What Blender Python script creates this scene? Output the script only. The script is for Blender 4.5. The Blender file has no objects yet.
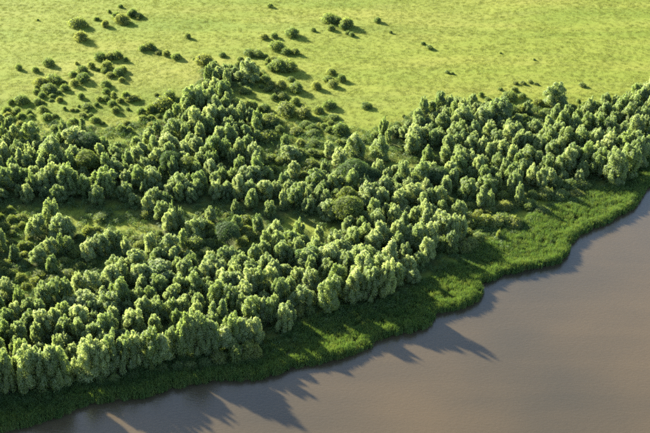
import bpy, math, random
import numpy as np

# ------------------------------------------------------------------ camera, sky, sun, exposure
sc = bpy.context.scene
col = sc.collection
CAM_H = 200.0
PITCH = math.radians(30.0)
VFOV = math.radians(22.0)
FPX = 216.5 / math.tan(VFOV / 2)
SUN_EL = math.radians(20.0)
SUN_AZ = math.radians(-44.0)           # from +Y towards +X; the sun stands behind the wood, to the left

cam = bpy.data.cameras.new('camera')
cam.sensor_width = 36.0
cam.sensor_fit = 'HORIZONTAL'
cam.lens = 18.0 / (325.0 / FPX)
cam.clip_start = 1.0
cam.clip_end = 30000.0
camo = bpy.data.objects.new('camera', cam)
camo.location = (0, 0, CAM_H)
camo.rotation_euler = (math.pi / 2 - PITCH, 0, 0)
col.objects.link(camo)
sc.camera = camo

world = bpy.data.worlds.new('World')
sc.world = world
world.use_nodes = True
wn = world.node_tree
bg = wn.nodes['Background']
sky = wn.nodes.new('ShaderNodeTexSky')
sky.sky_type = 'NISHITA'
sky.sun_disc = False
sky.sun_elevation = SUN_EL
sky.sun_rotation = SUN_AZ
sky.air_density = 1.0
sky.dust_density = 1.0
wn.links.new(sky.outputs[0], bg.inputs[0])
bg.inputs[1].default_value = 0.075

sun = bpy.data.lights.new('sun', 'SUN')
sun.energy = 5.0
sun.angle = math.radians(1.5)
sun.color = (1.0, 0.92, 0.76)
suno = bpy.data.objects.new('sun', sun)
suno.rotation_euler = (math.pi / 2 - SUN_EL, 0, math.pi - SUN_AZ)
col.objects.link(suno)

sc.view_settings.view_transform = 'Standard'
sc.view_settings.look = 'None'
sc.view_settings.gamma = 1.0
sc.view_settings.exposure = 2.65
sc.view_settings.use_curve_mapping = False
sc.cycles.max_bounces = 6
sc.cycles.diffuse_bounces = 1
sc.cycles.transmission_bounces = 2
sc.cycles.use_denoising = False
sc.cycles.filter_width = 2.0

rng = np.random.default_rng(7)
random.seed(7)


def back(px, py, z=0.0):
    """photo pixel -> point of the ground at height z (numpy arrays allowed)"""
    px = np.asarray(px, float); py = np.asarray(py, float)
    u = (px - 325.0) / FPX; v = (216.5 - py) / FPX
    dy = math.cos(PITCH) + v * math.sin(PITCH)
    dz = -math.sin(PITCH) + v * math.cos(PITCH)
    t = (z - CAM_H) / dz
    return u * t, dy * t


def proj(x, y, z=0.0):
    x = np.asarray(x, float); y = np.asarray(y, float); z = np.asarray(z, float) - CAM_H
    d = y * math.cos(PITCH) - z * math.sin(PITCH)
    v = (y * math.sin(PITCH) + z * math.cos(PITCH)) / d
    return 325.0 + FPX * x / d, 216.5 - FPX * v


def depr(py):
    return PITCH - math.atan((216.5 - py) / FPX)


# ------------------------------------------------------------------ noise, polygons
def vnoise(x, y, seed=0):
    """smooth value noise on arrays, 0..1"""
    x = np.asarray(x, float); y = np.asarray(y, float)
    xi = np.floor(x).astype(np.int64); yi = np.floor(y).astype(np.int64)
    fx = x - xi; fy = y - yi
    fx = fx * fx * (3 - 2 * fx); fy = fy * fy * (3 - 2 * fy)
    def h(a, b):
        n = (a * 374761393 + b * 668265263 + seed * 974711) & 0x7fffffff
        n = ((n ^ (n >> 13)) * 1274126177) & 0x7fffffff
        return ((n ^ (n >> 16)) & 0xffff) / 65535.0
    return (h(xi, yi) * (1 - fx) + h(xi + 1, yi) * fx) * (1 - fy) + (h(xi, yi + 1) * (1 - fx) + h(xi + 1, yi + 1) * fx) * fy


def fbm(x, y, seed=0, octv=3):
    s = 0; a = .5; t = 0
    for o in range(octv):
        s = s + a * vnoise(x * 2 ** o, y * 2 ** o, seed + o); t += a; a *= .5
    return s / t


def inside(x, y, poly):
    x = np.asarray(x, float); y = np.asarray(y, float)
    r = np.zeros(x.shape, bool)
    n = len(poly)
    for i in range(n):
        x0, y0 = poly[i]; x1, y1 = poly[(i + 1) % n]
        if y0 == y1:
            continue
        c = ((y0 > y) != (y1 > y)) & (x < (x1 - x0) * (y - y0) / (y1 - y0) + x0)
        r ^= c
    return r


def dist_line(x, y, pts):
    x = np.asarray(x, float); y = np.asarray(y, float)
    d = np.full(x.shape, 1e9)
    for (x0, y0), (x1, y1) in zip(pts[:-1], pts[1:]):
        L = (x1 - x0) ** 2 + (y1 - y0) ** 2 + 1e-9
        t = np.clip(((x - x0) * (x1 - x0) + (y - y0) * (y1 - y0)) / L, 0, 1)
        d = np.minimum(d, np.hypot(x - x0 - t * (x1 - x0), y - y0 - t * (y1 - y0)))
    return d


SHORE_PX = [(0, 431), (22, 426), (44, 420), (64, 415), (74, 407), (86, 404), (108, 401), (130, 398), (146, 396), (158, 392),
            (168, 387), (180, 386), (210, 381), (222, 379), (242, 380), (259, 378), (280, 372), (294, 366), (314, 364), (340, 358),
            (366, 348), (374, 340), (388, 336), (410, 332), (425, 327), (429, 323), (433, 315), (442, 311), (458, 309), (476, 300),
            (481, 293), (478, 288), (473, 285), (486, 282), (502, 274), (520, 271), (540, 267), (560, 262), (566, 254), (567, 246),
            (577, 235), (590, 229), (604, 224), (620, 214), (632, 208), (638, 200), (642, 190), (650, 184)]
SHORE = [tuple(map(float, back(a, b))) for a, b in SHORE_PX]
sx0, sy0 = SHORE[0]; sx1, sy1 = SHORE[-1]
SHORE = [(-9000., -4200.), (-600., sy0 - 210), (-260., sy0 - 62), (-180., sy0 - 24)] + SHORE + [(sx1 + 18, sy1 + 22), (sx1 + 70, sy1 + 48), (sx1 + 300, sy1 + 170), (9000., 5000.)]
FAR = [(x + 120, y - 330) for x, y in SHORE[:3]] + [(60., -40.), (250., 60.)] + [(sx1 + 420, sy1 - 140), (9200., 4600.)]
RIVER = SHORE + FAR[::-1]


def sdist(x, y):
    """distance to the shore, positive on land"""
    d = np.minimum(dist_line(x, y, SHORE), dist_line(x, y, FAR))
    return np.where(inside(x, y, RIVER), -d, d)


def ground_z(x, y):
    d = sdist(x, y)
    t = np.clip((d + 2.2) / 3.2, 0, 1); t = t * t * (3 - 2 * t)
    und = (fbm(np.asarray(x) / 26., np.asarray(y) / 26., 3) - .5) * .9 * np.clip(d / 40., 0, 1)
    return -1.6 + t * 2.2 + und


# ------------------------------------------------------------------ helpers
def tag(o, label=None, cat=None, group=None, kind=None):
    if label: o['label'] = label
    if cat: o['category'] = cat
    if group: o['group'] = group
    if kind: o['kind'] = kind
    return o


def mesh_np(name, verts, faces, mat, attrs=None, smooth=False):
    """faces: (n,3) or (n,4) int array"""
    me = bpy.data.meshes.new(name)
    verts = np.asarray(verts, np.float32); faces = np.asarray(faces, np.int32)
    n, k = faces.shape
    me.vertices.add(len(verts)); me.vertices.foreach_set('co', verts.ravel())
    me.loops.add(n * k); me.loops.foreach_set('vertex_index', faces.ravel())
    me.polygons.add(n)
    me.polygons.foreach_set('loop_start', np.arange(0, n * k, k, dtype=np.int32))
    me.polygons.foreach_set('loop_total', np.full(n, k, np.int32))
    if smooth:
        me.polygons.foreach_set('use_smooth', np.ones(n, bool))
    for nm, (dom, arr) in (attrs or {}).items():
        a = me.attributes.new(nm, 'FLOAT', dom)
        a.data.foreach_set('value', np.asarray(arr, np.float32))
    me.update(calc_edges=True)
    me.materials.append(mat)
    return me


def link(name, me, parent=None, loc=None):
    o = bpy.data.objects.new(name, me)
    col.objects.link(o)
    if parent is not None: o.parent = parent
    if loc is not None: o.location = loc
    return o


# ------------------------------------------------------------------ materials
def new_mat(name):
    m = bpy.data.materials.new(name)
    m.use_nodes = True
    nt = m.node_tree
    nt.nodes.clear()
    out = nt.nodes.new('ShaderNodeOutputMaterial')
    return m, nt, out


def N(nt, typ, **kw):
    n = nt.nodes.new(typ)
    for k, v in kw.items():
        setattr(n, k, v)
    return n


def ramp(nt, fac, stops, interp='LINEAR'):
    r = nt.nodes.new('ShaderNodeValToRGB')
    r.color_ramp.interpolation = interp
    el = r.color_ramp.elements
    while len(el) > 1: el.remove(el[-1])
    el[0].position = stops[0][0]; el[0].color = (*stops[0][1], 1)
    for p, c in stops[1:]:
        e = el.new(p); e.color = (*c, 1)
    nt.links.new(fac, r.inputs[0])
    return r.outputs[0]


def leaf_mat(name, c_lo, c_hi, trans=.35, tcol=(1.25, 1.22, .72), spread=.6, gloss=.02, alt=None):
    """leaf colour varies by plant (object random) and by leaf (tint attribute)"""
    m, nt, out = new_mat(name)
    L = nt.links.new
    oi = N(nt, 'ShaderNodeObjectInfo')
    at = N(nt, 'ShaderNodeAttribute', attribute_name='tint')
    mx = N(nt, 'ShaderNodeMath', operation='MULTIPLY_ADD')
    L(oi.outputs['Random'], mx.inputs[0]); mx.inputs[1].default_value = spread
    m2 = N(nt, 'ShaderNodeMath', operation='MULTIPLY')
    L(at.outputs['Fac'], m2.inputs[0]); m2.inputs[1].default_value = 1 - spread
    L(m2.outputs[0], mx.inputs[2])
    c = ramp(nt, mx.outputs[0], [(0, c_lo), (1, c_hi)])
    if alt:                                # some plants are yellower or darker than their neighbours
        k1 = N(nt, 'ShaderNodeMath', operation='MULTIPLY'); L(oi.outputs['Random'], k1.inputs[0]); k1.inputs[1].default_value = 7.31
        k2 = N(nt, 'ShaderNodeMath', operation='FRACT'); L(k1.outputs[0], k2.inputs[0])
        k3 = N(nt, 'ShaderNodeMapRange'); L(k2.outputs[0], k3.inputs[0])
        k3.inputs[1].default_value = .45; k3.inputs[2].default_value = 1.0; k3.inputs[3].default_value = 0; k3.inputs[4].default_value = .75
        am = N(nt, 'ShaderNodeMix', data_type='RGBA'); L(k3.outputs[0], am.inputs[0]); L(c, am.inputs[6]); am.inputs[7].default_value = (*alt, 1)
        c = am.outputs[2]
    d = N(nt, 'ShaderNodeBsdfDiffuse'); L(c, d.inputs[0])
    t = N(nt, 'ShaderNodeBsdfTranslucent')
    tm = N(nt, 'ShaderNodeMix', data_type='RGBA', blend_type='MULTIPLY'); tm.inputs[0].default_value = 1
    L(c, tm.inputs[6]); tm.inputs[7].default_value = (*tcol, 1)
    L(tm.outputs[2], t.inputs[0])
    ms = N(nt, 'ShaderNodeMixShader'); ms.inputs[0].default_value = trans
    L(d.outputs[0], ms.inputs[1]); L(t.outputs[0], ms.inputs[2])
    g = N(nt, 'ShaderNodeBsdfGlossy'); g.inputs['Roughness'].default_value = .6
    g.inputs[0].default_value = (.9, .95, .9, 1)
    ms2 = N(nt, 'ShaderNodeMixShader'); ms2.inputs[0].default_value = gloss
    L(ms.outputs[0], ms2.inputs[1]); L(g.outputs[0], ms2.inputs[2])
    L(ms2.outputs[0], out.inputs[0])
    return m


M_WILLOW = leaf_mat('willow_leaves', (.078, .126, .038), (.258, .306, .140), .64, tcol=(2.1, 2.05, 1.35), gloss=.04, alt=(.108, .160, .036))
M_DARK = leaf_mat('dark_leaves', (.042, .078, .026), (.068, .110, .036), .52, tcol=(1.4, 1.4, .8))
M_GOLD = leaf_mat('yellow_green_leaves', (.080, .120, .026), (.130, .165, .042), .58, tcol=(1.5, 1.45, .7))
M_BUSH = leaf_mat('bush_leaves', (.070, .110, .034), (.130, .175, .056), .6, tcol=(2.1, 2.0, 1.1), alt=(.145, .165, .050))
M_SCRUB = leaf_mat('scrub_leaves', (.080, .122, .028), (.155, .190, .050), .6, tcol=(1.8, 1.7, .9))
M_REED = leaf_mat('reed_blades', (.042, .095, .028), (.086, .138, .042), .45, tcol=(1.5, 1.4, .55), spread=.5, gloss=.02, alt=(.095, .128, .040))
M_HERB = leaf_mat('herb_leaves', (.050, .095, .024), (.095, .145, .040), .45)
M_GRASS = leaf_mat('meadow_blades', (.110, .142, .018), (.166, .178, .034), .5, spread=.35, gloss=.02)


def bark_mat():
    m, nt, out = new_mat('bark')
    p = N(nt, 'ShaderNodeBsdfPrincipled'); p.inputs['Roughness'].default_value = .9
    tc = N(nt, 'ShaderNodeTexCoord')
    mp = N(nt, 'ShaderNodeMapping'); mp.inputs['Scale'].default_value = (6, 6, 1.2)
    nz = N(nt, 'ShaderNodeTexNoise'); nz.inputs['Scale'].default_value = 1.6; nz.inputs['Detail'].default_value = 4
    nt.links.new(tc.outputs['Object'], mp.inputs[0]); nt.links.new(mp.outputs[0], nz.inputs[0])
    c = ramp(nt, nz.outputs[0], [(.3, (.05, .042, .032)), (.7, (.17, .15, .12))])
    nt.links.new(c, p.inputs['Base Color'])
    b = N(nt, 'ShaderNodeBump'); b.inputs['Strength'].default_value = .6; b.inputs['Distance'].default_value = .05
    nt.links.new(nz.outputs[0], b.inputs['Height']); nt.links.new(b.outputs[0], p.inputs['Normal'])
    nt.links.new(p.outputs[0], out.inputs[0])
    return m


M_BARK = bark_mat()


def ground_mat():
    m, nt, out = new_mat('meadow_ground')
    L = nt.links.new
    p = N(nt, 'ShaderNodeBsdfPrincipled'); p.inputs['Roughness'].default_value = 1.0
    p.inputs['Specular IOR Level'].default_value = .1
    g = N(nt, 'ShaderNodeNewGeometry')
    def noise(scale, detail=4, rough=.55, sx=1., sy=1.):
        mp = N(nt, 'ShaderNodeMapping'); mp.inputs['Scale'].default_value = (sx, sy, 1)
        L(g.outputs['Position'], mp.inputs[0])
        n = N(nt, 'ShaderNodeTexNoise'); n.inputs['Scale'].default_value = scale
        n.inputs['Detail'].default_value = detail; n.inputs['Roughness'].default_value = rough
        L(mp.outputs[0], n.inputs[0]); return n.outputs[0]
    big = ramp(nt, noise(.011, 3, .5, .6, 1.3), [(.34, (.092, .132, .012)), (.50, (.128, .152, .017)), (.66, (.158, .160, .034))])
    mid = ramp(nt, noise(.045, 5, .6, .5, 1.7), [(.36, (.086, .120, .014)), (.52, (.128, .152, .020)), (.68, (.170, .168, .044))])
    fine = ramp(nt, noise(.9, 5, .6), [(.3, (.080, .112, .018)), (.55, (.120, .150, .024)), (.75, (.166, .176, .048))])
    m1 = N(nt, 'ShaderNodeMix', data_type='RGBA'); m1.inputs[0].default_value = .5
    L(big, m1.inputs[6]); L(mid, m1.inputs[7])
    st = ramp(nt, noise(.02, 4, .55, .35, 2.2), [(.36, (.066, .108, .010)), (.5, (.122, .150, .017)), (.66, (.176, .172, .030))])
    m0 = N(nt, 'ShaderNodeMix', data_type='RGBA'); m0.inputs[0].default_value = .4
    L(m1.outputs[2], m0.inputs[6]); L(st, m0.inputs[7]); m1 = m0
    m2 = N(nt, 'ShaderNodeMix', data_type='RGBA'); m2.inputs[0].default_value = .2
    L(m1.outputs[2], m2.inputs[6]); L(fine, m2.inputs[7])
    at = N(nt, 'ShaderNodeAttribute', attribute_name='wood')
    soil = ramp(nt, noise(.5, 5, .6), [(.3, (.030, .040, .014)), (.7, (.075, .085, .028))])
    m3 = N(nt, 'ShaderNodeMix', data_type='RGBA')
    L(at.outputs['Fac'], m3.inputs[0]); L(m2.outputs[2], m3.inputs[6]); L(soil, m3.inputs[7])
    L(m3.outputs[2], p.inputs['Base Color'])
    b = N(nt, 'ShaderNodeBump'); b.inputs['Strength'].default_value = .5; b.inputs['Distance'].default_value = .3
    L(noise(.55, 6, .65), b.inputs['Height']); L(b.outputs[0], p.inputs['Normal'])
    L(p.outputs[0], out.inputs[0])
    return m


def water_mat():
    m, nt, out = new_mat('river_water')
    L = nt.links.new
    p = N(nt, 'ShaderNodeBsdfPrincipled')
    p.inputs['Roughness'].default_value = .12
    p.inputs['IOR'].default_value = 1.333
    p.inputs['Specular IOR Level'].default_value = .6
    g = N(nt, 'ShaderNodeNewGeometry')
    n1 = N(nt, 'ShaderNodeTexNoise'); n1.inputs['Scale'].default_value = .012; n1.inputs['Detail'].default_value = 3
    L(g.outputs['Position'], n1.inputs[0])
    ms = N(nt, 'ShaderNodeMapping'); ms.inputs['Scale'].default_value = (.012, .07, 1); ms.inputs['Rotation'].default_value = (0, 0, -.5)
    L(g.outputs['Position'], ms.inputs[0])
    n2 = N(nt, 'ShaderNodeTexNoise'); n2.inputs['Scale'].default_value = 1.0; n2.inputs['Detail'].default_value = 5; n2.inputs['Roughness'].default_value = .6
    L(ms.outputs[0], n2.inputs[0])
    av = N(nt, 'ShaderNodeMath', operation='MULTIPLY_ADD'); L(n2.outputs[0], av.inputs[0]); av.inputs[1].default_value = .22
    hf = N(nt, 'ShaderNodeMath', operation='MULTIPLY'); L(n1.outputs[0], hf.inputs[0]); hf.inputs[1].default_value = .78
    L(hf.outputs[0], av.inputs[2])
    c = ramp(nt, av.outputs[0], [(.36, (.037, .031, .020)), (.64, (.064, .046, .024))])
    rr = N(nt, 'ShaderNodeMapRange'); rr.inputs[1].default_value = .35; rr.inputs[2].default_value = .65; rr.inputs[3].default_value = .06; rr.inputs[4].default_value = .22
    L(n2.outputs[0], rr.inputs[0]); L(rr.outputs[0], p.inputs['Roughness'])
    L(c, p.inputs['Base Color'])
    mp = N(nt, 'ShaderNodeMapping'); mp.inputs['Scale'].default_value = (.55, 1.2, 1); mp.inputs['Rotation'].default_value = (0, 0, .35)
    L(g.outputs['Position'], mp.inputs[0])
    w = N(nt, 'ShaderNodeTexNoise'); w.inputs['Scale'].default_value = 1.3; w.inputs['Detail'].default_value = 5; w.inputs['Roughness'].default_value = .6
    L(mp.outputs[0], w.inputs[0])
    b = N(nt, 'ShaderNodeBump'); b.inputs['Strength'].default_value = .18; b.inputs['Distance'].default_value = .3
    L(w.outputs[0], b.inputs['Height']); L(b.outputs[0], p.inputs['Normal'])
    L(p.outputs[0], out.inputs[0])
    return m


# ------------------------------------------------------------------ where the trees and bushes stand (read off the photo: crown top x, y, width, height in tile pixels, 4.98 per photo pixel)
TREES = {
 (0, 110): "20,70,50,100 75,68,50,110 145,55,80,130 320,45,50,110 365,75,100,120 415,30,35,90 85,150,60,130 20,165,60,120 150,160,50,110 245,140,110,150 140,220,70,110 100,190,50,130 365,175,70,100 310,205,50,100 445,115,110,100,d 520,130,60,90 570,175,70,90 430,210,110,110,g 520,220,60,90 575,240,80,110 630,255,40,90 265,260,90,140 330,270,90,150 225,295,90,130 125,295,55,110 30,275,90,140 295,370,60,100 415,330,70,110 510,270,110,150 480,375,70,100 625,355,70,95 200,225,60,120 5,215,50,120 75,270,60,120",
 (0, 50): "10,310,40,60 50,325,50,60",
 (130, 50): "325,175,100,140 375,155,50,90 428,95,35,90 485,80,45,110 460,150,70,120 485,205,40,90 420,220,70,120 400,270,80,120 325,280,70,140 390,330,60,100 585,40,100,130 230,335,100,110 100,375,60,80 490,330,70,100 500,370,80,110",
 (130, 110): "190,115,100,110 145,180,80,110 270,150,60,100 335,130,70,100 410,115,90,130 345,205,60,100 425,200,40,90 195,205,110,120,d 290,235,90,100,g 35,180,60,100 80,225,60,100 400,245,80,110 510,185,50,100 540,220,60,120 615,150,80,130 600,275,110,110 635,90,50,70 540,320,80,130 600,350,80,110 430,340,70,110 110,290,80,110 155,275,30,90 240,315,100,110 350,300,70,120 480,350,60,100 115,380,80,95 200,365,60,80 20,270,70,90 330,340,60,100 455,280,60,100 290,350,60,90",
 (260, 120): "125,65,50,90 470,65,90,140 590,75,80,140 640,30,40,100 345,105,60,90 395,140,70,100 150,125,80,80 325,195,60,90 165,200,70,90 460,200,130,140,d 555,240,80,90,d 280,250,90,100 365,260,80,110 30,225,70,90 30,290,80,110 85,300,60,90 175,315,80,120 115,345,40,110 240,320,40,110 290,325,60,110 320,340,60,110 430,340,90,110,g 530,310,90,130 610,285,70,110 595,330,90,120 50,400,60,90 340,390,90,110 240,370,60,100 630,410,50,90 205,300,60,100",
 (390, 75): "145,200,60,80 315,130,50,100 355,145,80,130 450,165,90,110 530,115,110,150 485,140,60,100 260,190,70,90 10,245,60,100 120,245,80,110 180,245,70,100 110,280,70,120 250,265,60,90,d 310,240,70,110 350,270,80,100 385,300,70,110 415,225,70,120 480,235,60,100 450,300,60,120 510,265,60,110 585,245,80,120 630,265,60,120 345,365,90,110 410,380,60,100 490,330,70,110 550,320,60,120 600,345,60,120 460,390,60,90 530,380,60,110 635,380,50,110",
 (520, 75): "175,40,95,130 35,120,60,80 410,130,60,110 620,45,80,140 580,60,60,130 500,100,60,130 470,130,60,120 555,90,70,140 640,100,60,140 530,140,60,130 600,150,70,140 565,200,70,140 200,180,60,120 265,185,60,120 330,190,60,120 380,190,70,130 440,210,70,130 490,230,60,130 65,215,70,110 120,250,70,120 170,230,60,110 220,250,70,120 300,260,70,130 370,270,70,130 430,290,70,140 500,270,80,160 560,270,80,160 610,270,60,170 20,275,70,110 90,300,70,110 30,350,80,110 150,320,70,120 250,340,80,140 320,330,80,150 230,360,70,140 130,395,60,110 190,390,60,120 390,350,80,170 460,340,80,180 530,340,80,180 600,330,70,180 640,200,60,160",
 (390, 150): "160,50,90,140 90,130,60,100 120,160,70,110 50,190,80,110 190,190,60,100 240,175,60,110 240,80,100,110,d 340,10,90,130 405,20,60,120 380,135,90,110 480,120,100,110 535,110,40,100 605,50,60,130 640,80,40,120 450,190,50,110 495,195,50,110 345,240,60,110 640,160,50,120 15,260,60,100 110,270,60,120 160,285,60,140 240,280,90,170 60,300,60,140 300,310,70,150 20,340,70,150 90,340,70,170 190,340,70,180 350,325,60,120 140,340,70,180",
 (0, 180): "250,95,70,150 310,175,100,130 185,175,100,110 345,210,60,100 310,255,40,130 345,280,60,90 255,280,80,100 190,335,70,90 75,320,55,90 265,375,60,100 15,250,50,120 445,290,80,110 510,265,80,110 550,240,80,100 590,240,60,90 630,280,50,110 575,375,90,100",
 (130, 180): "115,30,85,110 160,100,70,110 215,100,40,140 255,130,50,120 200,140,60,120 325,180,90,120 265,240,50,110 200,270,100,120 140,340,80,90 485,215,110,115,n 535,175,60,90 525,90,40,80 600,40,60,110 480,330,100,110 310,365,60,100 245,375,60,100 410,370,90,110 560,360,80,100 620,320,70,110 20,350,80,100 150,400,120,90",
 (260, 190): "70,150,80,110 340,55,110,130 430,30,130,140,g 155,195,90,110 295,170,50,110 110,250,70,120 165,285,60,100 270,235,90,120 240,280,110,130 370,195,70,120 345,270,110,140 390,230,80,120 460,180,80,120 520,155,80,120 580,90,80,130 630,60,70,130 600,150,80,140 560,200,80,120 470,270,90,150 430,300,90,160 510,270,80,160 590,290,90,180 20,250,70,100 30,310,80,120 70,350,80,120 330,340,80,120 185,380,70,110 250,390,80,130 540,330,80,180 640,230,70,170 390,370,80,150",
 (0, 260): "30,90,80,120 85,125,60,100 265,95,100,150 330,100,70,130 220,110,80,140 390,55,60,110 465,50,100,130 545,30,100,130 600,10,80,120 420,150,120,120 600,85,100,150 550,160,110,130 320,205,90,130 400,225,120,150 140,190,70,110 75,210,70,110 200,195,70,120 220,250,100,140 310,270,80,150 30,250,80,110 20,300,70,130 100,300,90,140 150,250,80,110 530,270,120,160 635,240,60,130 460,310,80,150",
 (130, 260): "140,20,140,110 50,20,90,120 270,0,80,110 380,5,80,110 440,0,90,100 600,0,90,100 140,75,90,110 240,75,80,110 210,120,80,110 320,60,100,130 45,130,80,110 100,130,60,110 60,190,80,130 20,240,80,150 140,190,80,130 200,190,80,120 260,180,70,120 340,160,60,120 480,60,100,130 520,50,90,130 580,40,90,150 630,30,70,150 430,110,100,140 500,130,90,140 560,110,80,140 410,200,60,150 460,195,60,150 500,225,80,180 610,170,100,160 560,270,50,140 615,290,70,120 320,250,80,220 370,250,80,220 270,270,80,220 100,305,100,210 210,310,60,150 400,280,80,210 480,290,80,190 40,330,80,200 160,350,80,180",
 (0, 330): "15,60,90,240 45,130,60,180 110,20,60,200 150,60,100,260 250,45,110,270 300,50,80,260 440,5,120,240 490,20,80,230 560,0,90,230 630,10,80,210 615,170,35,70",
 (260, 240): "185,130,80,140 240,145,90,170 200,190,90,170 100,190,80,150 335,165,90,160 580,35,100,220 500,50,90,220 430,60,90,220 40,290,70,140 120,315,75,130 380,110,80,180 460,110,80,190 540,100,80,190 620,80,70,200 10,280,60,150",
}
BUSHES = {
 (0, 0): "600,20,25,20 580,55,45,45 605,65,70,55 645,50,30,40 525,95,38,42 390,80,85,60 405,155,65,55 187,90,14,12 480,80,30,22",
 (0, 50): "243,30,60,55 95,68,35,35 178,80,38,35 382,55,22,20 455,55,40,40 490,85,25,20 530,45,60,60 500,8,60,45 545,8,50,45 580,-2,60,50 627,30,25,30 610,75,45,40 550,105,45,35 590,85,60,50 365,100,45,40 410,75,55,40 415,110,70,55 370,142,45,45 205,130,65,50 272,118,75,55 320,150,25,15 245,165,80,50 322,168,45,40 210,205,40,35 183,168,25,30 180,190,30,30 108,215,75,55 55,240,35,30 188,235,50,35 35,275,45,45 85,275,45,45 145,290,35,30 108,305,40,40 215,275,55,40 235,310,55,45 275,315,35,25 405,210,35,40 435,262,60,35 480,258,30,25 530,150,55,40 530,185,40,40 567,203,35,40 495,225,35,35 530,225,40,35 560,245,45,40 600,235,35,30 575,278,45,38 630,200,40,50 370,330,55,50 410,308,45,30 475,325,50,40 605,365,50,45 645,375,30,35 255,240,30,15 275,365,50,40",
 (130, 0): "15,40,45,45 45,60,50,30 95,205,60,45 120,225,30,30 285,160,35,35",
 (130, 50): "140,0,35,20 182,-5,40,35 232,8,50,40 320,35,20,15 370,12,90,65 420,48,35,35 460,5,40,30 595,-10,70,40 550,28,35,30 15,215,70,40 200,190,70,60 130,208,30,20 165,220,110,80,s 245,265,50,50 105,260,55,55,s 55,280,45,45 62,318,45,40 105,318,40,35 110,350,50,40 605,245,70,60 535,315,50,40 590,315,60,45 625,330,60,60 580,180,60,40 560,190,40,30 640,100,50,50",
 (260, 0): "50,12,30,25 160,135,70,55 265,135,30,25 345,60,80,60 385,75,60,50 430,85,70,60 415,110,45,40 585,85,38,32 20,165,45,35 70,160,40,35 85,195,75,60 175,235,45,40 -10,240,60,45",
 (390, 0): "165,205,25,18 198,220,38,26 550,258,14,10 285,345,28,20 310,355,20,15 2,150,20,18",
 (520, 0): "70,290,16,12 15,400,30,22",
 (260, 50): "130,-15,50,40 70,25,40,30 140,45,90,70 90,35,80,80 40,35,30,30 65,60,60,50 30,120,60,50 100,140,70,60 60,150,50,40 155,130,45,30 180,155,75,60 70,215,40,40 115,205,60,45 175,225,50,50 280,150,50,50 355,85,50,40 340,122,55,35 405,115,50,45 360,143,55,45 530,255,60,40 345,245,70,50 290,270,55,50 220,275,80,70 365,315,65,35 130,250,110,80 50,300,110,80 60,335,80,50 230,345,60,40 260,365,60,40 405,355,90,75 320,360,40,40 345,375,40,40 180,375,70,45 265,390,70,40 100,370,50,45 575,400,60,40 40,390,110,70,s 25,260,60,50",
 (260, 120): "250,190,90,60,s 270,90,70,40 260,135,70,50,s 240,180,70,40,s 390,95,40,30,s 420,95,40,30 200,140,60,40,s 70,225,50,40,s 220,250,50,40,s 200,90,50,40 300,150,60,40,s 100,180,60,45,s 60,170,60,40,s 10,180,60,50,s",
 (390, 75): "410,100,50,35 455,80,30,30 550,58,25,20 625,28,30,20 590,70,90,60 600,140,90,60 640,190,60,50 215,180,20,15 200,198,50,30 445,140,40,30 55,250,50,50 300,360,50,60 240,400,80,50,s 190,370,60,60",
 (520, 75): "290,115,25,25 330,125,50,50 370,120,60,55 310,35,40,25 50,20,30,20 82,35,25,15 90,110,50,50 20,190,50,40 135,160,90,55 5,140,60,60 350,175,50,30,s 215,150,60,50",
 (390, 150): "400,250,60,50,s 470,310,90,80,s 410,330,70,60,s 540,310,110,80,s 610,320,90,70,s 380,380,70,50,s 540,395,30,60,s 560,200,60,60,s 600,180,60,60,s 570,250,70,60 500,270,70,50,s 440,290,60,50,s 300,230,60,50,s",
 (0, 180): "50,125,45,50,s 60,170,55,50,s 105,165,60,40,s 20,205,60,50,s 5,165,30,40,s 75,220,50,40,s 110,205,40,40,s 60,245,50,40,s 15,150,25,25,s 150,270,40,40,s 115,300,50,60,s 400,260,50,40,s 480,220,60,40,s 470,250,60,40,s 440,220,60,60,s 140,300,60,50,s 510,150,90,50 120,350,50,40,s 60,290,50,40,s 30,300,40,40,s 230,400,50,40,s 130,390,60,40,s 30,390,60,50,s 320,380,60,50,s 370,340,60,50,s 400,400,60,50,s 470,390,60,45,s",
 (130, 180): "80,145,60,50,s 80,260,110,50,s 145,245,40,40 375,160,50,40,s 390,200,60,60,s 410,240,60,50,s 330,270,100,80 580,170,70,50,s 580,220,70,50,s 600,250,80,50,s 560,330,60,40,s 400,290,70,50 50,300,60,40,s 100,290,60,40,s 560,280,70,50,s 30,270,60,40,s 60,100,50,40 365,140,50,40 480,160,40,30,s 100,320,50,40,s 380,330,70,50 270,350,50,40,s",
 (0, 260): "200,45,80,40,s 350,40,90,50,s 180,80,60,50,s 100,60,60,50,s 60,40,60,50,s 130,110,50,40,s 20,30,50,50,s 270,70,60,40,s",
 (130, 330): "110,170,30,55,s 205,50,30,60,s 530,60,100,110 590,50,90,110 75,100,30,60,s 440,110,90,80 380,130,80,60 300,150,70,50 20,200,70,40 630,70,60,90 240,160,70,60 160,190,70,50",
 (0, 330): "350,210,60,70 420,215,60,60 500,210,60,60 570,210,60,60 80,240,60,60 190,270,60,50 280,255,60,60 20,260,60,50",
 (260, 300): "200,20,70,70 250,25,60,60 160,40,60,60",
 (390, 200): "200,150,60,90 250,170,80,90 310,190,80,80 370,200,80,70 330,160,80,80 420,90,70,60,s 480,70,70,60,s 440,150,70,60 560,60,90,70 620,90,70,60 540,150,40,50,s 400,180,80,70",
 (520, 140): "10,280,70,60,s 50,290,70,70 110,320,80,60 60,250,60,50 180,180,90,70 250,190,90,70 310,190,80,60 130,230,90,70 200,240,90,60 280,240,80,50 420,80,90,80 480,70,90,90 540,60,80,80 400,130,60,50 490,130,70,40 590,50,60,70",
}


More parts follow.
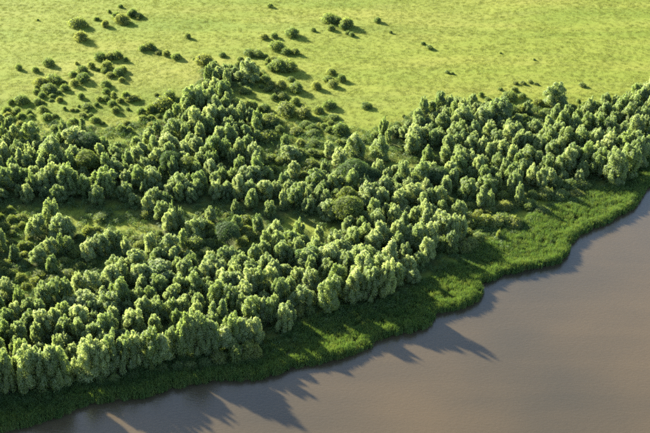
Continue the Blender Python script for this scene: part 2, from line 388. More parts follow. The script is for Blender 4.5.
def parse(tab, default):
    out = []
    for (x0, y0), s in tab.items():
        for rec in s.split():
            f = rec.split(',')
            tx, ty, w, h = map(float, f[:4])
            out.append([x0 + tx / 4.98, y0 + ty / 4.98, w / 4.98, h / 4.98, f[4] if len(f) > 4 else default])
    return out


def dedupe(rows, dmin):
    keep = []
    for r in rows:
        if all(abs(r[0] - k[0]) > dmin or abs(r[1] - k[1]) > dmin for k in keep):
            keep.append(r)
    return keep


T = dedupe(parse(TREES, 'p'), 3.6)
B = dedupe(parse(BUSHES, 'b'), 2.6)


FRX = [-60, 0, 60, 130, 200, 255, 295, 330, 395, 440, 480, 520, 585, 650, 720]
FRY = [410, 398, 388, 368, 357, 345, 328, 312, 300, 272, 250, 224, 197, 174, 150]


def stand(rows, tree):
    """photo measurements -> position and size in metres"""
    res = []
    for x, yt, w, h, k in rows:
        if tree:
            h = max(h * .92, 12.0)
        if tree:                                  # the front rank shows its full height down to the reeds
            fy = float(np.interp(x, FRX, FRY))
            if -6 < fy - (yt + h) < 15:
                h = h + min(7.0, .7 * (fy - 1 - yt - h)) if h < 34 else h + min(4.0, .8 * (fy - 1 - yt - h))
        yb = yt + (h if tree else h * .82)
        X, Y = map(float, back(x, yb, .6))
        for _ in range(30):                       # nothing stands in the river
            if float(sdist(X, Y)) > (9 if tree else 6): break
            Y += 1.2
        slant = math.hypot(Y, CAM_H)
        slant = math.sqrt(X * X + Y * Y + CAM_H ** 2)
        mpp = slant / FPX
        dp = depr(yb)
        hm = h * mpp / math.cos(dp)
        if not tree:                              # a dome shows its depth too
            hm = max(.8, (h * mpp - .35 * w * mpp * math.sin(dp)) / math.cos(dp))
        res.append(dict(x=X, y=Y, w=w * mpp, h=hm, k=k, px=x, pt=yt, pb=yb, ph=h, pw=w))
    return res


random.seed(11)
CHAINS = [((2, 112), (60, 118), 10), ((62, 108), (132, 122), 14), ((96, 62), (128, 78), 6), ((30, 80), (62, 98), 8), ((128, 108), (176, 112), 9), ((238, 62), (278, 58), 8),
          ((262, 84), (300, 108), 9), ((282, 112), (352, 132), 12), ((350, 142), (400, 148), 6), ((398, 118), (440, 104), 6), ((470, 96), (530, 98), 7), ((560, 112), (612, 100), 7),
          ((500, 92), (520, 84), 3), ((140, 45), (160, 52), 4), ((108, 12), (140, 20), 4), ((300, 24), (360, 30), 3), ((255, 150), (330, 168), 10)]
for (ax, ay), (bx_, by_), n in CHAINS:
    for _ in range(n):
        f = random.random()
        w = random.uniform(3.5, 8.5)
        B.append([ax + (bx_ - ax) * f + random.gauss(0, 2.5), ay + (by_ - ay) * f + random.gauss(0, 3.0), w, w * random.uniform(.7, .95), 'b'])
B = dedupe(B, 3.0)
TR = stand(T, True)
BU = stand(B, False)
print('trees', len(TR), 'bushes', len(BU), sum(b['k'] == 'b' for b in BU))
TXY = np.array([(t['x'], t['y']) for t in TR])
BXY = np.array([(t['x'], t['y']) for t in BU])

# extra trees beyond the left and right edge of the picture and in gaps of the wood: they are part of the wood's mass
WOOD_PX = [(-170, 150), (0, 143), (60, 146), (130, 152), (180, 118), (215, 70), (250, 75), (262, 135), (330, 150), (400, 130), (440, 105), (500, 110),
           (560, 118), (600, 110), (650, 90), (720, 85), (720, 150), (655, 165), (585, 185), (520, 205), (480, 232), (440, 262), (395, 300), (330, 305),
           (295, 325), (255, 345), (200, 356), (130, 368), (60, 388), (0, 400), (-170, 434)]
CLEAR_PX = [(-10, 200), (60, 205), (110, 200), (150, 213), (215, 200), (225, 210), (200, 225), (195, 240), (240, 215), (262, 240), (250, 262), (190, 262), (140, 252), (120, 268), (100, 290), (60, 306), (-30, 302)]
WOOD = [tuple(map(float, back(a, b, .6))) for a, b in WOOD_PX]
CLEAR = [tuple(map(float, back(a, b, .6))) for a, b in CLEAR_PX]


def nearest(x, y, pts):
    d = np.full(np.shape(x), 1e9)
    for p in pts:
        d = np.minimum(d, np.hypot(x - p[0], y - p[1]))
    return d


FILL = []
cx = rng.uniform(-260, 300, 26000); cy = rng.uniform(220, 520, 26000)
CLEAR2 = [tuple(map(float, back(a, b, .6))) for a, b in [(250, 138), (300, 132), (400, 140), (432, 160), (400, 176), (330, 184), (262, 192)]]
CLEAR3 = [tuple(map(float, back(a, b, .6))) for a, b in [(490, 100), (560, 104), (600, 108), (570, 120), (540, 128), (500, 118)]]
CLEAR4 = [tuple(map(float, back(a, b, .6))) for a, b in [(440, 205), (520, 195), (580, 180), (560, 200), (500, 240), (450, 250)]]
CLEAR5 = [tuple(map(float, back(a, b, .6))) for a, b in [(215, 85), (262, 78), (268, 120), (235, 118)]]
okm = inside(cx, cy, WOOD)
CLEAR6 = [tuple(map(float, back(a, b, .6))) for a, b in [(200, 192), (262, 198), (338, 204), (334, 238), (290, 242), (250, 226), (215, 218)]]
for cp in (CLEAR6, CLEAR, CLEAR2, CLEAR3, CLEAR4, CLEAR5):
    okm &= ~inside(cx, cy, cp)
cx, cy = cx[okm], cy[okm]
dT = nearest(cx, cy, TXY)
dS = sdist(cx, cy)
pxx, pyy = proj(cx, cy, .6)
pts = []
for X, Y, d, ds, qx in zip(cx, cy, dT, dS, pxx):
    if 0 < qx < 650 and ds < 17: continue
    need = 6.3 if (qx < -2 or qx > 652) else 4.1
    if d < need or ds < 12: continue
    if any((X - a) ** 2 + (Y - b) ** 2 < 4.3 ** 2 for a, b in pts): continue
    pts.append((X, Y))
for X, Y in pts:
    qx, qy = map(float, proj(X, Y, .6))
    hm = random.uniform(4.5, 10.5); wm = random.uniform(3.4, 4.6) + hm * .1
    if qx < -2 or qx > 652:
        hm *= 1.45; wm *= 1.5
    FILL.append(dict(x=X, y=Y, w=wm, h=hm, k='p', px=qx, pb=qy))
print('fill', len(FILL))

# ------------------------------------------------------------------ ground and water
def axis(lo, hi, step, far):
    a = list(np.arange(lo, hi + step / 2, step))
    s = step; x = lo; pre = []
    while x > -far:
        s *= 1.35; x -= s; pre.append(x)
    s = step; x = hi; post = []
    while x < far:
        s *= 1.35; x += s; post.append(x)
    return np.array(pre[::-1] + a + post)


gx = axis(-250, 270, 2.0, 9000); gy = axis(205, 640, 2.0, 9000)
GX, GY = np.meshgrid(gx, gy)
GZ = ground_z(GX, GY)
gv = np.stack([GX.ravel(), GY.ravel(), GZ.ravel()], 1)
nx_, ny_ = len(gx), len(gy)
ii = np.arange(nx_ * ny_).reshape(ny_, nx_)
gf = np.stack([ii[:-1, :-1].ravel(), ii[:-1, 1:].ravel(), ii[1:, 1:].ravel(), ii[1:, :-1].ravel()], 1)
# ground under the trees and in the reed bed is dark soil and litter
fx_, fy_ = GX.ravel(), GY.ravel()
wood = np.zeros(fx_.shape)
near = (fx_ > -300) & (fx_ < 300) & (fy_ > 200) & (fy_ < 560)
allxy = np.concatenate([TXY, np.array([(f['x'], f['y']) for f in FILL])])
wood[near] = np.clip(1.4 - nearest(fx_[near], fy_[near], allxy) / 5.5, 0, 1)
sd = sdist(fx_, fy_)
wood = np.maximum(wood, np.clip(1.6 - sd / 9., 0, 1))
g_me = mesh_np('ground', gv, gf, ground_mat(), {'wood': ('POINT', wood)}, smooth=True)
tag(link('ground', g_me), kind='structure')

wx = axis(-200, 200, 100, 9500)
WX, WY = np.meshgrid(wx, wx)
jj = np.arange(len(wx) ** 2).reshape(len(wx), len(wx))
w_me = mesh_np('river_water', np.stack([WX.ravel(), WY.ravel(), np.zeros(WX.size)], 1),
               np.stack([jj[:-1, :-1].ravel(), jj[:-1, 1:].ravel(), jj[1:, 1:].ravel(), jj[1:, :-1].ravel()], 1), water_mat())
tag(link('river_water', w_me), kind='structure')


# ------------------------------------------------------------------ foliage meshes
def leaf_quads(P, Nrm, size, aspect, r):
    """one pointed leaf spray per point, facing roughly along Nrm"""
    n = len(P)
    a = r.normal(size=(n, 3)); a -= (a * Nrm).sum(1, keepdims=True) * Nrm
    a /= np.linalg.norm(a, axis=1, keepdims=True) + 1e-9
    b = np.cross(Nrm, a)
    L = (size * r.uniform(.65, 1.3, n))[:, None]
    W = L * aspect
    v = np.empty((n, 4, 3))
    v[:, 0] = P - a * L * .5
    v[:, 1] = P + b * W * .5 - a * L * .05
    v[:, 2] = P + a * L * .5 + Nrm * L * .12
    v[:, 3] = P - b * W * .5 - a * L * .05
    return v.reshape(-1, 3), np.arange(n * 4).reshape(n, 4)


def lobes_to_leaves(lobes, n, size, r, jitter=.8, aspect=.6, inner=.32):
    """lobes: rows of cx,cy,cz,rh,rv ; leaf points near egg-shaped lobe surfaces"""
    lobes = np.asarray(lobes)
    area = lobes[:, 3] * (lobes[:, 3] + lobes[:, 4])
    cnt = np.maximum(8, (n * area / area.sum()).astype(int))
    Ps, Ns, Ts = [], [], []
    for i, (lx, ly, lz, rh, rv) in enumerate(lobes):
        m = cnt[i]
        d = r.normal(size=(m, 3)); d /= np.linalg.norm(d, axis=1, keepdims=True)
        flip = (d[:, 2] < -.35) & (r.random(m) < .6); d[flip, 2] *= -1
        rad = np.where(r.random(m) < inner, r.uniform(.35, .85, m), r.uniform(.80, 1.0, m) + np.abs(r.normal(0, .10, m)))
        lump = 1 + .16 * np.sin(d[:, 0] * 7 + i) * np.cos(d[:, 1] * 6 + i * 2) + .10 * np.sin(d[:, 2] * 9 + i * 3)
        taper = np.where(d[:, 2] > 0, 1 - .38 * d[:, 2] ** 2, 1.0)
        q = d * (rad * lump)[:, None]
        P = np.stack([lx + q[:, 0] * rh * taper, ly + q[:, 1] * rh * taper, lz + q[:, 2] * rv], 1)
        nn = np.stack([d[:, 0] / rh, d[:, 1] / rh, d[:, 2] / rv], 1)
        nn /= np.linalg.norm(nn, axis=1, keepdims=True)
        nn = nn * 1.0 + r.normal(size=(m, 3)) * jitter * .6
        nn /= np.linalg.norm(nn, axis=1, keepdims=True)
        Ps.append(P); Ns.append(nn)
        Ts.append(np.clip(r.normal(.5 + .22 * r.normal(), .22, m), 0, 1))
    P = np.concatenate(Ps); Nn = np.concatenate(Ns); Tn = np.concatenate(Ts)
    # leaves buried deep inside another lobe are never seen: drop most of them
    deep = np.zeros(len(P), bool)
    for lx, ly, lz, rh, rv in lobes:
        deep |= (((P[:, 0] - lx) / rh) ** 2 + ((P[:, 1] - ly) / rh) ** 2 + ((P[:, 2] - lz) / rv) ** 2) < .36
    keep = ~deep | (r.random(len(P)) < .55)
    P, Nn, Tn = P[keep], Nn[keep], Tn[keep]
    v, f = leaf_quads(P, Nn, np.full(len(P), size), aspect, r)
    return v, f, Tn


def tubes(segs, sides=5):
    """tapered limbs: rows of (p0, p1, r0, r1)"""
    V, F = [], []
    for p0, p1, r0, r1 in segs:
        p0 = np.array(p0, float); p1 = np.array(p1, float)
        d = p1 - p0; d /= np.linalg.norm(d) + 1e-9
        a = np.cross(d, (0, 1, 0) if abs(d[1]) < .9 else (1, 0, 0)); a /= np.linalg.norm(a)
        b = np.cross(d, a)
        o = len(V)
        for p, rr in ((p0, r0), (p1, r1)):
            for k in range(sides):
                t = 2 * math.pi * k / sides
                V.append(p + (a * math.cos(t) + b * math.sin(t)) * rr)
        for k in range(sides):
            k2 = (k + 1) % sides
            F.append((o + k, o + k2, o + sides + k2, o + sides + k))
    return np.array(V), np.array(F)


def limb_segs(H, lobes, r, r0, fork):
    segs = []
    bend = r.normal(size=2) * .25
    mid = np.array([bend[0], bend[1], H * fork])
    segs.append(((0, 0, -.4), tuple(mid * [.5, .5, .5]), r0, r0 * .82))
    segs.append((tuple(mid * [.5, .5, .5]), tuple(mid), r0 * .82, r0 * .68))
    top = np.array([bend[0] * 1.5, bend[1] * 1.5, H * .8])
    segs.append((tuple(mid), tuple(top), r0 * .6, r0 * .15))
    for l in lobes:
        c = np.array(l[:3]); s = mid + (top - mid) * min(.8, max(0, (c[2] - mid[2]) / (top[2] - mid[2]) * .6))
        e = s + (c - s) * .9
        k = s + (e - s) * .5 + np.array([0, 0, -.06 * H * .5])
        segs.append((tuple(s), tuple(k), r0 * .34, r0 * .22)); segs.append((tuple(k), tuple(e), r0 * .22, r0 * .07))
    return segs


def make_tree(seed, H, W, nl, nleaf, size, mat, style):
    r = np.random.default_rng(seed)
    lobes = []
    if style == 'willow':          # several upright plumes of unequal height
        lobes.append((0, 0, H * .40, W * .22, H * .30))
        for i in range(nl):
            f = (i + .5) / nl
            rr = W * .43 * math.sqrt(f) * r.uniform(.8, 1.1); a = 2.399 * i + r.uniform(-.5, .5)
            rv = H * r.uniform(.11, .18); rh = W * r.uniform(.085, .135)
            ztop = H * (1.0 - .50 * (rr / (W * .45)) ** (2.0 if seed % 3 == 0 else 3.4)) * r.uniform(.74, 1.0)
            lobes.append((rr * math.cos(a), rr * math.sin(a), ztop - rv, rh, rv))
        for i in range(9):         # lower flanks, down to a low skirt
            a = .7 * i + r.uniform(-.4, .4)
            lobes.append((W * .32 * math.cos(a), W * .32 * math.sin(a), H * r.uniform(.10, .34), W * r.uniform(.13, .19), H * r.uniform(.10, .16)))
    elif style == 'spire':         # narrow upright crown
        for i in range(nl):
            f = (i + .5) / nl
            rr = W * .30 * (1 - f * .85) * r.uniform(.5, 1.1); a = 2.399 * i
            lobes.append((rr * math.cos(a), rr * math.sin(a), H * (.22 + .66 * f), W * (.30 - .18 * f), H * r.uniform(.10, .14)))
        lobes.append((0, 0, H * .55, W * .2, H * .38))
    else:                          # round broad crown
        lobes.append((0, 0, H * .55, W * .34, H * .32))
        for i in range(nl):
            z = 1 - 1.5 * (i + .5) / nl
            q = math.sqrt(max(0, 1 - z * z)); a = 2.399 * i + r.uniform(-.3, .3)
            s = r.uniform(.85, 1.05)
            lobes.append((W * .33 * q * math.cos(a) * s, W * .33 * q * math.sin(a) * s, H * (.55 + .32 * z), W * r.uniform(.14, .20), H * r.uniform(.11, .16)))
    v, f, t = lobes_to_leaves(lobes, nleaf, size, r)
    v[:, 2] *= H / v[:, 2].max()
    crown = mesh_np('crown', v, f, mat, {'tint': ('FACE', t)})
    tv, tf = tubes(limb_segs(H, lobes[1:nl + 1:2], r, .028 * H, .24))
    trunk = mesh_np('trunk', tv, tf, M_BARK, smooth=True)
    return crown, trunk, H, W


def make_bush(seed, H, W, nl, nleaf, size, mat, flat=1.0):
    r = np.random.default_rng(seed)
    lobes = [(0, 0, H * .10, W * .44, H * .76)]
    for i in range(nl):
        z = .95 - .95 * (i + .5) / nl
        q = math.sqrt(max(0, 1 - z * z)); a = 2.399 * i + r.uniform(-.5, .5)
        s = r.uniform(.8, 1.12)
        lobes.append((W * .36 * q * math.cos(a) * s, W * .36 * q * math.sin(a) * s, H * (.12 + .62 * z * s), W * r.uniform(.12, .19), H * r.uniform(.14, .22)))
    v, f, t = lobes_to_leaves(lobes, nleaf, size, r)
    v[:, 2] *= H / v[:, 2].max()
    v[:, 2] = np.maximum(v[:, 2], -.1)
    fol = mesh_np('foliage', v, f, mat, {'tint': ('FACE', t)})
    segs = []
    for i in range(6):
        a = r.uniform(0, 6.28); e = (W * .3 * math.cos(a), W * .3 * math.sin(a), H * r.uniform(.5, .75))
        k = (e[0] * .35, e[1] * .35, e[2] * .55)
        segs.append(((e[0] * .08, e[1] * .08, -.3), k, .028 * W, .02 * W)); segs.append((k, e, .02 * W, .006 * W))
    sv, sf = tubes(segs, 4)
    return fol, mesh_np('stems', sv, sf, M_BARK, smooth=True), H, W


WIL = [make_tree(100 + i, 11.0, 6.6 + .5 * (i % 3), 15 + 2 * (i % 5), 24000, .31, M_WILLOW, 'willow') for i in range(9)]
SPI = [make_tree(200 + i, 11.0, 4.4, 10 + i, 11000, .31, M_WILLOW, 'spire') for i in range(4)]
DRK = [make_tree(300 + i, 10.0, 9.0, 26 + 3 * i, 20000, .31, M_DARK, 'round') for i in range(3)]
GLD = [make_tree(320 + i, 10.0, 8.0, 20 + 3 * i, 18000, .31, M_GOLD, 'round') for i in range(3)]
BSH = [make_bush(400 + i, 3.6, 6.0, 16 + 3 * i, 7000, .30, M_BUSH) for i in range(6)]
SCR = [make_bush(450 + i, 3.2, 5.0, 14 + 2 * i, 5000, .30, M_SCRUB) for i in range(5)]

# ------------------------------------------------------------------ trees, one by one
ORD = ['first', 'second', 'third', 'fourth', 'fifth', 'sixth', 'seventh', 'eighth', 'ninth', 'tenth', 'eleventh', 'twelfth', 'thirteenth',
       'fourteenth', 'fifteenth', 'sixteenth', 'seventeenth', 'eighteenth', 'nineteenth', 'twentieth', 'twenty-first', 'twenty-second',
       'twenty-third', 'twenty-fourth', 'twenty-fifth', 'twenty-sixth', 'twenty-seventh', 'twenty-eighth', 'twenty-ninth', 'thirtieth']


def place(proto, name, part_names, rec, label, cat, group, smin=.5, smax=2.0):
    """a thing at its foot with copies of the two parts of its kind"""
    top, low, H, W = proto
    o = bpy.data.objects.new(name, None)
    o.empty_display_size = 1
    col.objects.link(o)
    o.location = (rec['x'], rec['y'], float(ground_z(rec['x'], rec['y'])))
    o.rotation_mode = 'ZYX'                        # the crowns lean a little with the wind
    o.rotation_euler = (random.gauss(0, .05), random.gauss(.07, .05), rec['rot'])
    s = rec['w'] / W
    asp = random.uniform(.86, 1.16)
    o.scale = (s * asp, s / asp, rec['h'] / H)
    tag(o, label, cat, group)
    for nm, me in zip(part_names, (top, low)):
        p = bpy.data.objects.new(nm, me)
        col.objects.link(p)
        p.parent = o
    return o


def visible_score(t):
    return t['pw'] * t['ph']


for t in TR + BU + FILL:
    t['rot'] = random.uniform(0, 6.283)

# photo-visible trees beyond the limit go into the woodland mass
MAXT = 300
inview = [t for t in TR]
inview.sort(key=lambda t: -visible_score(t))
IND, REST = inview[:MAXT], inview[MAXT:]


def zone_tree(t):
    x, y = t['px'], t['pb']
    sh = np.interp(x, [0, 60, 130, 200, 255, 295, 330, 395, 440, 480, 520, 585, 650], [398, 388, 368, 357, 345, 328, 312, 300, 270, 248, 222, 195, 172])
    if t['d_edge'] < 11: return 'front'
    if x < 235 and y > 250: return 'between clearing and river'
    if x < 235 and y > 212: return 'in scrub before the clearing'
    if x < 235 and y > 150: return 'behind the shaded clearing'
    if x < 300 and y <= 150: return "at left wood's meadow edge"
    if x < 420 and y > 215: return 'in mid-wood above wide reeds'
    if x < 420: return 'in mid-wood towards meadow'
    if x < 530 and y > 175: return 'above the sunlit reed spit'
    if y <= 133: return "at right wood's meadow edge"
    return 'inside dense right wood'


def tone(k): return {'p': 'silvery green willow', 'd': 'dark green round tree', 'g': 'yellow-green tree', 'n': 'brownish green round tree', 'b': 'round dark green bush', 's': 'yellow-green scrub bush'}[k]


FRONT_PX = [(-60, 410), (0, 398), (60, 388), (130, 368), (200, 357), (255, 345), (295, 328), (330, 312), (395, 300), (440, 270), (480, 248), (520, 222), (585, 195), (650, 172), (720, 150)]
FRONT = [tuple(map(float, back(a, b, .6))) for a, b in FRONT_PX]
for t in IND:
    t['d_edge'] = float(dist_line(np.array(t['x']), np.array(t['y']), FRONT))


ROWN = ['nearest'] + ORD[1:]


def rank_labels(items, zone_of, size_of, per_row=11):
    zones = {}
    for t in items:
        zones.setdefault(zone_of(t), []).append(t)
    for z, L in zones.items():
        L.sort(key=lambda t: t.get('d_edge', -t['pb']))
        nrow = max(1, math.ceil(len(L) / per_row))
        for k in range(nrow):
            row = L[k * len(L) // nrow:(k + 1) * len(L) // nrow]
            row.sort(key=lambda t: t['px'])
            for i, t in enumerate(row):
                t['zone'] = z
                if z == 'front':
                    place_s = f"{ORD[i]} from left in rank facing the reeds" if nrow == 1 else f"{ORD[i]} from left in {ROWN[k]} rank facing the reeds"
                elif nrow == 1:
                    place_s = f"{ORD[i]} from left {z}"
                else:
                    place_s = f"{ORD[i]} from left, {ROWN[k]} row {z}"
                t['label'] = f"{size_of(t)} {tone(t['k'])}, {place_s}"


def tsize(t):
    r = t['w'] / t['h']
    s = 'tall' if t['h'] > 12.5 else ('small' if t['h'] < 8.5 else 'medium')
    return s + (' slender' if r < .5 else (' broad' if r > .8 else ''))


rank_labels(IND, zone_tree, tsize)
for i, t in enumerate(IND):
    k = t['k']
    ratio = t['w'] / t['h']
    if k == 'p':
        if ratio < .40 and t['ph'] < 33:
            pr = SPI[i % 4]
        else:
            pr = WIL[(i * 5 + 2) % 9] if t['ph'] < 30 else WIL[(1, 3, 4, 6, 7, 0)[i % 6]]
        nm = 'willow_tree'
    elif k == 'g':
        pr = GLD[i % 3]; nm = 'yellow_green_tree'
    else:
        pr = DRK[i % 3]; nm = 'dark_round_tree'
    t['w'] *= random.uniform(1.08, 1.34) * (1.05 if t['d_edge'] < 9 else 1.0)
    if t['ph'] > 30: t['h'] *= random.uniform(.80, 1.02); t['w'] *= 1.1
    place(pr, nm, ('crown', 'trunk'), t, t['label'], 'tree', 'trees of the riverside wood')


# ------------------------------------------------------------------ bushes, one by one
def zone_bush(t):
    x, y = t['px'], t['pb']
    if y > 300 or (x > 420 and y > 205): return 'at the wood foot by reeds'
    if x < 250 and y > 205: return 'in sunlit scrub before clearing' if x < 125 else 'in scrub right of clearing'
    if y > 205: return 'in the mid-wood'
    if x < 80 and y < 118 and y > 50: return 'in leftmost meadow bush group'
    if x < 150 and y >= 50: return 'in second meadow bush group'
    if x < 215 and y < 50: return 'in far left meadow'
    if x < 215: return "at left wood's meadow edge"
    if x < 350 and y < 50: return 'in far middle meadow'
    if x < 300 and y < 150: return 'in thicket behind pale trees'
    if x < 385 and y < 150: return 'on meadow right of thicket'
    if x < 430: return 'between the middle trees'
    if y < 95: return 'on open right meadow'
    return "at right wood's meadow edge"


def bsize(t):
    s = 'large' if t['w'] > 6.5 else ('small' if t['w'] < 3.6 else 'medium')
    return s


rank_labels(BU, zone_bush, bsize, 12)
for i, t in enumerate(BU):
    pr = BSH[i % 6] if t['k'] == 'b' else SCR[i % 5]
    t['w'] *= 1.08
    place(pr, 'meadow_bush' if t['k'] == 'b' else 'scrub_bush', ('foliage', 'stems'), t, t['label'], 'bush' if t['k'] == 'b' else 'scrub',
          'bushes in the meadow and scrub')


# ------------------------------------------------------------------ stuff: geometry-node scatter of many small plants on one object
def scatter(name, P, rot, scl, protos, kind_label, cat):
    """points with rotation and scale attributes; every point carries one of the given plant meshes"""
    me = bpy.data.meshes.new(name)
    me.vertices.add(len(P)); me.vertices.foreach_set('co', np.asarray(P, np.float32).ravel())
    for nm, arr in (('rz', rot), ('sx', scl[0]), ('sz', scl[1])):
        a = me.attributes.new(nm, 'FLOAT', 'POINT'); a.data.foreach_set('value', np.asarray(arr, np.float32))
    a = me.attributes.new('pick', 'INT', 'POINT')
    a.data.foreach_set('value', rng.integers(0, len(protos), len(P)).astype(np.int32))
    o = link(name, me)
    c = bpy.data.collections.new(name + '_kinds')
    for i, m in enumerate(protos):
        po = bpy.data.objects.new(f'{name}_kind', m); c.objects.link(po)
    ng = bpy.data.node_groups.new(name, 'GeometryNodeTree')
    ng.interface.new_socket('Geometry', in_out='INPUT', socket_type='NodeSocketGeometry')
    ng.interface.new_socket('Geometry', in_out='OUTPUT', socket_type='NodeSocketGeometry')
    nd = ng.nodes; L = ng.links.new
    gi = nd.new('NodeGroupInput'); go = nd.new('NodeGroupOutput')
    ci = nd.new('GeometryNodeCollectionInfo'); ci.inputs[0].default_value = c
    ci.inputs['Separate Children'].default_value = True; ci.inputs['Reset Children'].default_value = True
    ip = nd.new('GeometryNodeInstanceOnPoints'); ip.inputs['Pick Instance'].default_value = True
    def attr(n, t='FLOAT'):
        x = nd.new('GeometryNodeInputNamedAttribute'); x.data_type = t; x.inputs[0].default_value = n
        return x.outputs[0]
    cr = nd.new('ShaderNodeCombineXYZ'); L(attr('rz'), cr.inputs[2])
    cs = nd.new('ShaderNodeCombineXYZ'); s = attr('sx'); L(s, cs.inputs[0]); L(s, cs.inputs[1]); L(attr('sz'), cs.inputs[2])
    L(gi.outputs[0], ip.inputs['Points']); L(ci.outputs[0], ip.inputs['Instance']); L(attr('pick', 'INT'), ip.inputs['Instance Index'])
    L(cr.outputs[0], ip.inputs['Rotation']); L(cs.outputs[0], ip.inputs['Scale'])
    L(ip.outputs[0], go.inputs[0])
    md = o.modifiers.new('plants', 'NODES'); md.node_group = ng
    tag(o, kind_label, cat, kind='stuff')
    return o


def join_tree(pr):
    """crown and trunk of one tree kind in one mesh, for the far mass of the wood"""
    vs, fs, ts, mi = [], [], [], []
    o = 0
    for q, m in enumerate(pr[:2]):
        v = np.empty(len(m.vertices) * 3, np.float32); m.vertices.foreach_get('co', v); v = v.reshape(-1, 3)
        f = np.empty(len(m.polygons) * 4, np.int32); m.loops.foreach_get('vertex_index', f); f = f.reshape(-1, 4)
        vs.append(v); fs.append(f + o); o += len(v)
        ts.append(np.full(len(f), .5) if q else np.array([a.value for a in m.attributes['tint'].data])); mi.append(np.full(len(f), q, np.int32))
    me = mesh_np('tree_mass', np.concatenate(vs), np.concatenate(fs), pr[0].materials[0], {'tint': ('FACE', np.concatenate(ts))})
    me.materials.append(M_BARK)
    me.polygons.foreach_set('material_index', np.concatenate(mi))
    return me


mass = REST + FILL
mp_ = [(t['x'], t['y'], float(ground_z(t['x'], t['y']))) for t in mass]
sw = [t['w'] / 7.0 for t in mass]; sh_ = [t['h'] / 11.0 for t in mass]
scatter('woodland', mp_, [t['rot'] for t in mass], (sw, sh_), [join_tree(WIL[i]) for i in (0, 2, 4, 5, 7)],
        'pale green mass of smaller willows filling the wood between its trees', 'woodland')


def blade_clump(seed, n, rad, hgt, wid, mat, lean=.25):
    r = np.random.default_rng(seed)
    a = r.uniform(0, 6.283, n); q = rad * np.sqrt(r.random(n))
    x, y = q * np.cos(a), q * np.sin(a)
    h = hgt * r.uniform(.6, 1.1, n) * (1 - .25 * (q / rad) ** 2)
    fa = r.uniform(0, 6.283, n)
    wx_, wy_ = np.cos(fa) * wid * .5, np.sin(fa) * wid * .5
    la = r.uniform(0, 6.283, n); ll = h * r.uniform(.3, 1.0, n) * lean
    lx, ly = np.cos(la) * ll, np.sin(la) * ll
    z0 = np.zeros(n) - .1
    v = np.stack([np.stack([x - wx_, y - wy_, z0], 1), np.stack([x + wx_, y + wy_, z0], 1),
                  np.stack([x + wx_ * .8 + lx * .4, y + wy_ * .8 + ly * .4, h * .62], 1), np.stack([x - wx_ * .8 + lx * .4, y - wy_ * .8 + ly * .4, h * .62], 1),
                  np.stack([x + wx_ * .1 + lx, y + wy_ * .1 + ly, h], 1), np.stack([x - wx_ * .1 + lx, y - wy_ * .1 + ly, h], 1)], 1)
    b = np.arange(n)[:, None] * 6
    f = np.concatenate([b + np.array([[0, 1, 2, 3]]), b + np.array([[3, 2, 4, 5]])])
    t = np.clip(r.normal(.5, .25, n), 0, 1)
    return mesh_np('clump', v.reshape(-1, 3), f, mat, {'tint': ('FACE', np.concatenate([t, t]))})


def herb_clump(seed, n, rad, hgt, size, mat):
    r = np.random.default_rng(seed)
    a = r.uniform(0, 6.283, n); q = rad * np.sqrt(r.random(n))
    z = hgt * (1 - .6 * (q / rad) ** 2) * (1 - .6 * r.random(n) ** 2)
    P = np.stack([q * np.cos(a), q * np.sin(a), z], 1)
    nn = np.stack([np.cos(a) * q / rad, np.sin(a) * q / rad, np.full(n, .9)], 1) + r.normal(size=(n, 3)) * .5
    nn /= np.linalg.norm(nn, axis=1, keepdims=True)
    v, f = leaf_quads(P, nn, np.full(n, size), .6, r)
    return mesh_np('clump', v, f, mat, {'tint': ('FACE', np.clip(r.normal(.5, .25, n), 0, 1))})


# reed bed: from the waterline back to the foot of the wood
BED = [p for p in SHORE if -240 < p[0] < 260] + [p for p in FRONT[::-1]]
n0 = 110000
qx = rng.uniform(-240, 260, n0); qy = rng.uniform(200, 430, n0)
d = sdist(qx, qy)
ok = (d > -.3) & (inside(qx, qy, BED) | ((d < 9) & (qy < 450)))
qx, qy, d = qx[ok], qy[ok], d[ok]
ex = rng.uniform(-240, 260, 90000); ey = rng.uniform(200, 400, 90000)      # the outer edge of the bed stands thick and tall
ed = sdist(ex, ey); eo = (ed > -.5) & (ed < 2.6) & (ey < 420)
qx, qy, d = np.concatenate([qx, ex[eo]]), np.concatenate([qy, ey[eo]]), np.concatenate([d, ed[eo]])
hv = .55 + .75 * fbm(qx / 5., qy / 5., 11) + .3 * fbm(qx / 17., qy / 17., 12)
hv *= 1 + .28 * np.clip(1 - (d - 1.5) / 4., 0, 1)
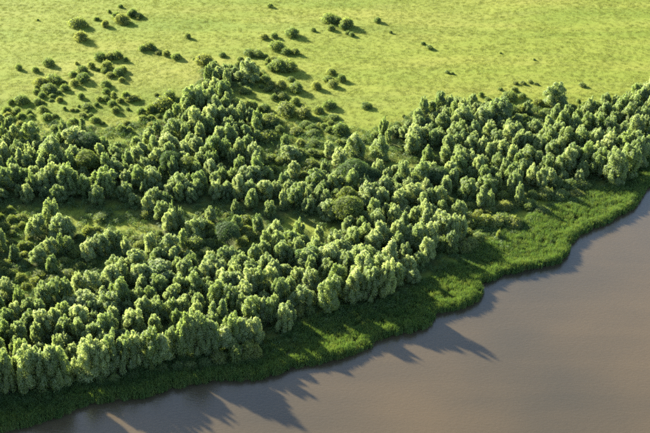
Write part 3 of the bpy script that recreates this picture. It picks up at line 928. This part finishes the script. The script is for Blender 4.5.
scatter('reed_bed', np.stack([qx, qy, ground_z(qx, qy) - .05], 1), rng.uniform(0, 6.28, len(qx)), (rng.uniform(.8, 1.3, len(qx)), hv),
        [blade_clump(500 + i, 60, 1.0, 1.8, .10, M_REED, .4) for i in range(6)], 'green reed bed lining the river bank in front of the wood', 'reeds')
print('reeds', len(qx))

# undergrowth: low leafy herbs below and between the trees
n0 = 30000
qx = rng.uniform(-240, 290, n0); qy = rng.uniform(220, 540, n0)
dt = nearest(qx, qy, np.concatenate([allxy, BXY[[i for i, t in enumerate(BU) if t['pb'] > 125]]]))
ok = (dt < 7.5) & (sdist(qx, qy) > 7)
qx, qy = qx[ok], qy[ok]
hv = .5 + 1.2 * fbm(qx / 6., qy / 6., 21)
scatter('undergrowth', np.stack([qx, qy, ground_z(qx, qy) - .1], 1), rng.uniform(0, 6.28, len(qx)), (rng.uniform(.7, 1.5, len(qx)), hv),
        [herb_clump(600 + i, 90, 1.3, 1.4, .34, M_HERB) for i in range(5)], 'low leafy undergrowth below and between the trees of the wood', 'undergrowth')
print('undergrowth', len(qx))

# meadow grass: tussocks over the open ground
n0 = 120000
qx = rng.uniform(-260, 260, n0); qy = rng.uniform(300, 660, n0)
pxx, pyy = proj(qx, qy, .6)
ok = (pxx > -60) & (pxx < 710) & (pyy > -40) & (sdist(qx, qy) > 22)
qx, qy = qx[ok], qy[ok]
dt = nearest(qx, qy, allxy)
dens = fbm(qx / 22., qy / 9., 31)
ok = (dt > 3.2) & (rng.random(len(qx)) < .15 + 1.2 * dens)
qx, qy, dens = qx[ok], qy[ok], dens[ok]
hv = .28 + .18 * fbm(qx / 3., qy / 2., 32)
scatter('meadow_grass', np.stack([qx, qy, ground_z(qx, qy) - .03], 1), rng.uniform(0, 6.28, len(qx)), (rng.uniform(.7, 1.4, len(qx)), hv),
        [blade_clump(700 + i, 26, .95, .55, .10, M_GRASS, 1.1) for i in range(5)], 'rough sunlit yellow-green grass of the open meadow', 'grass')
print('grass', len(qx))
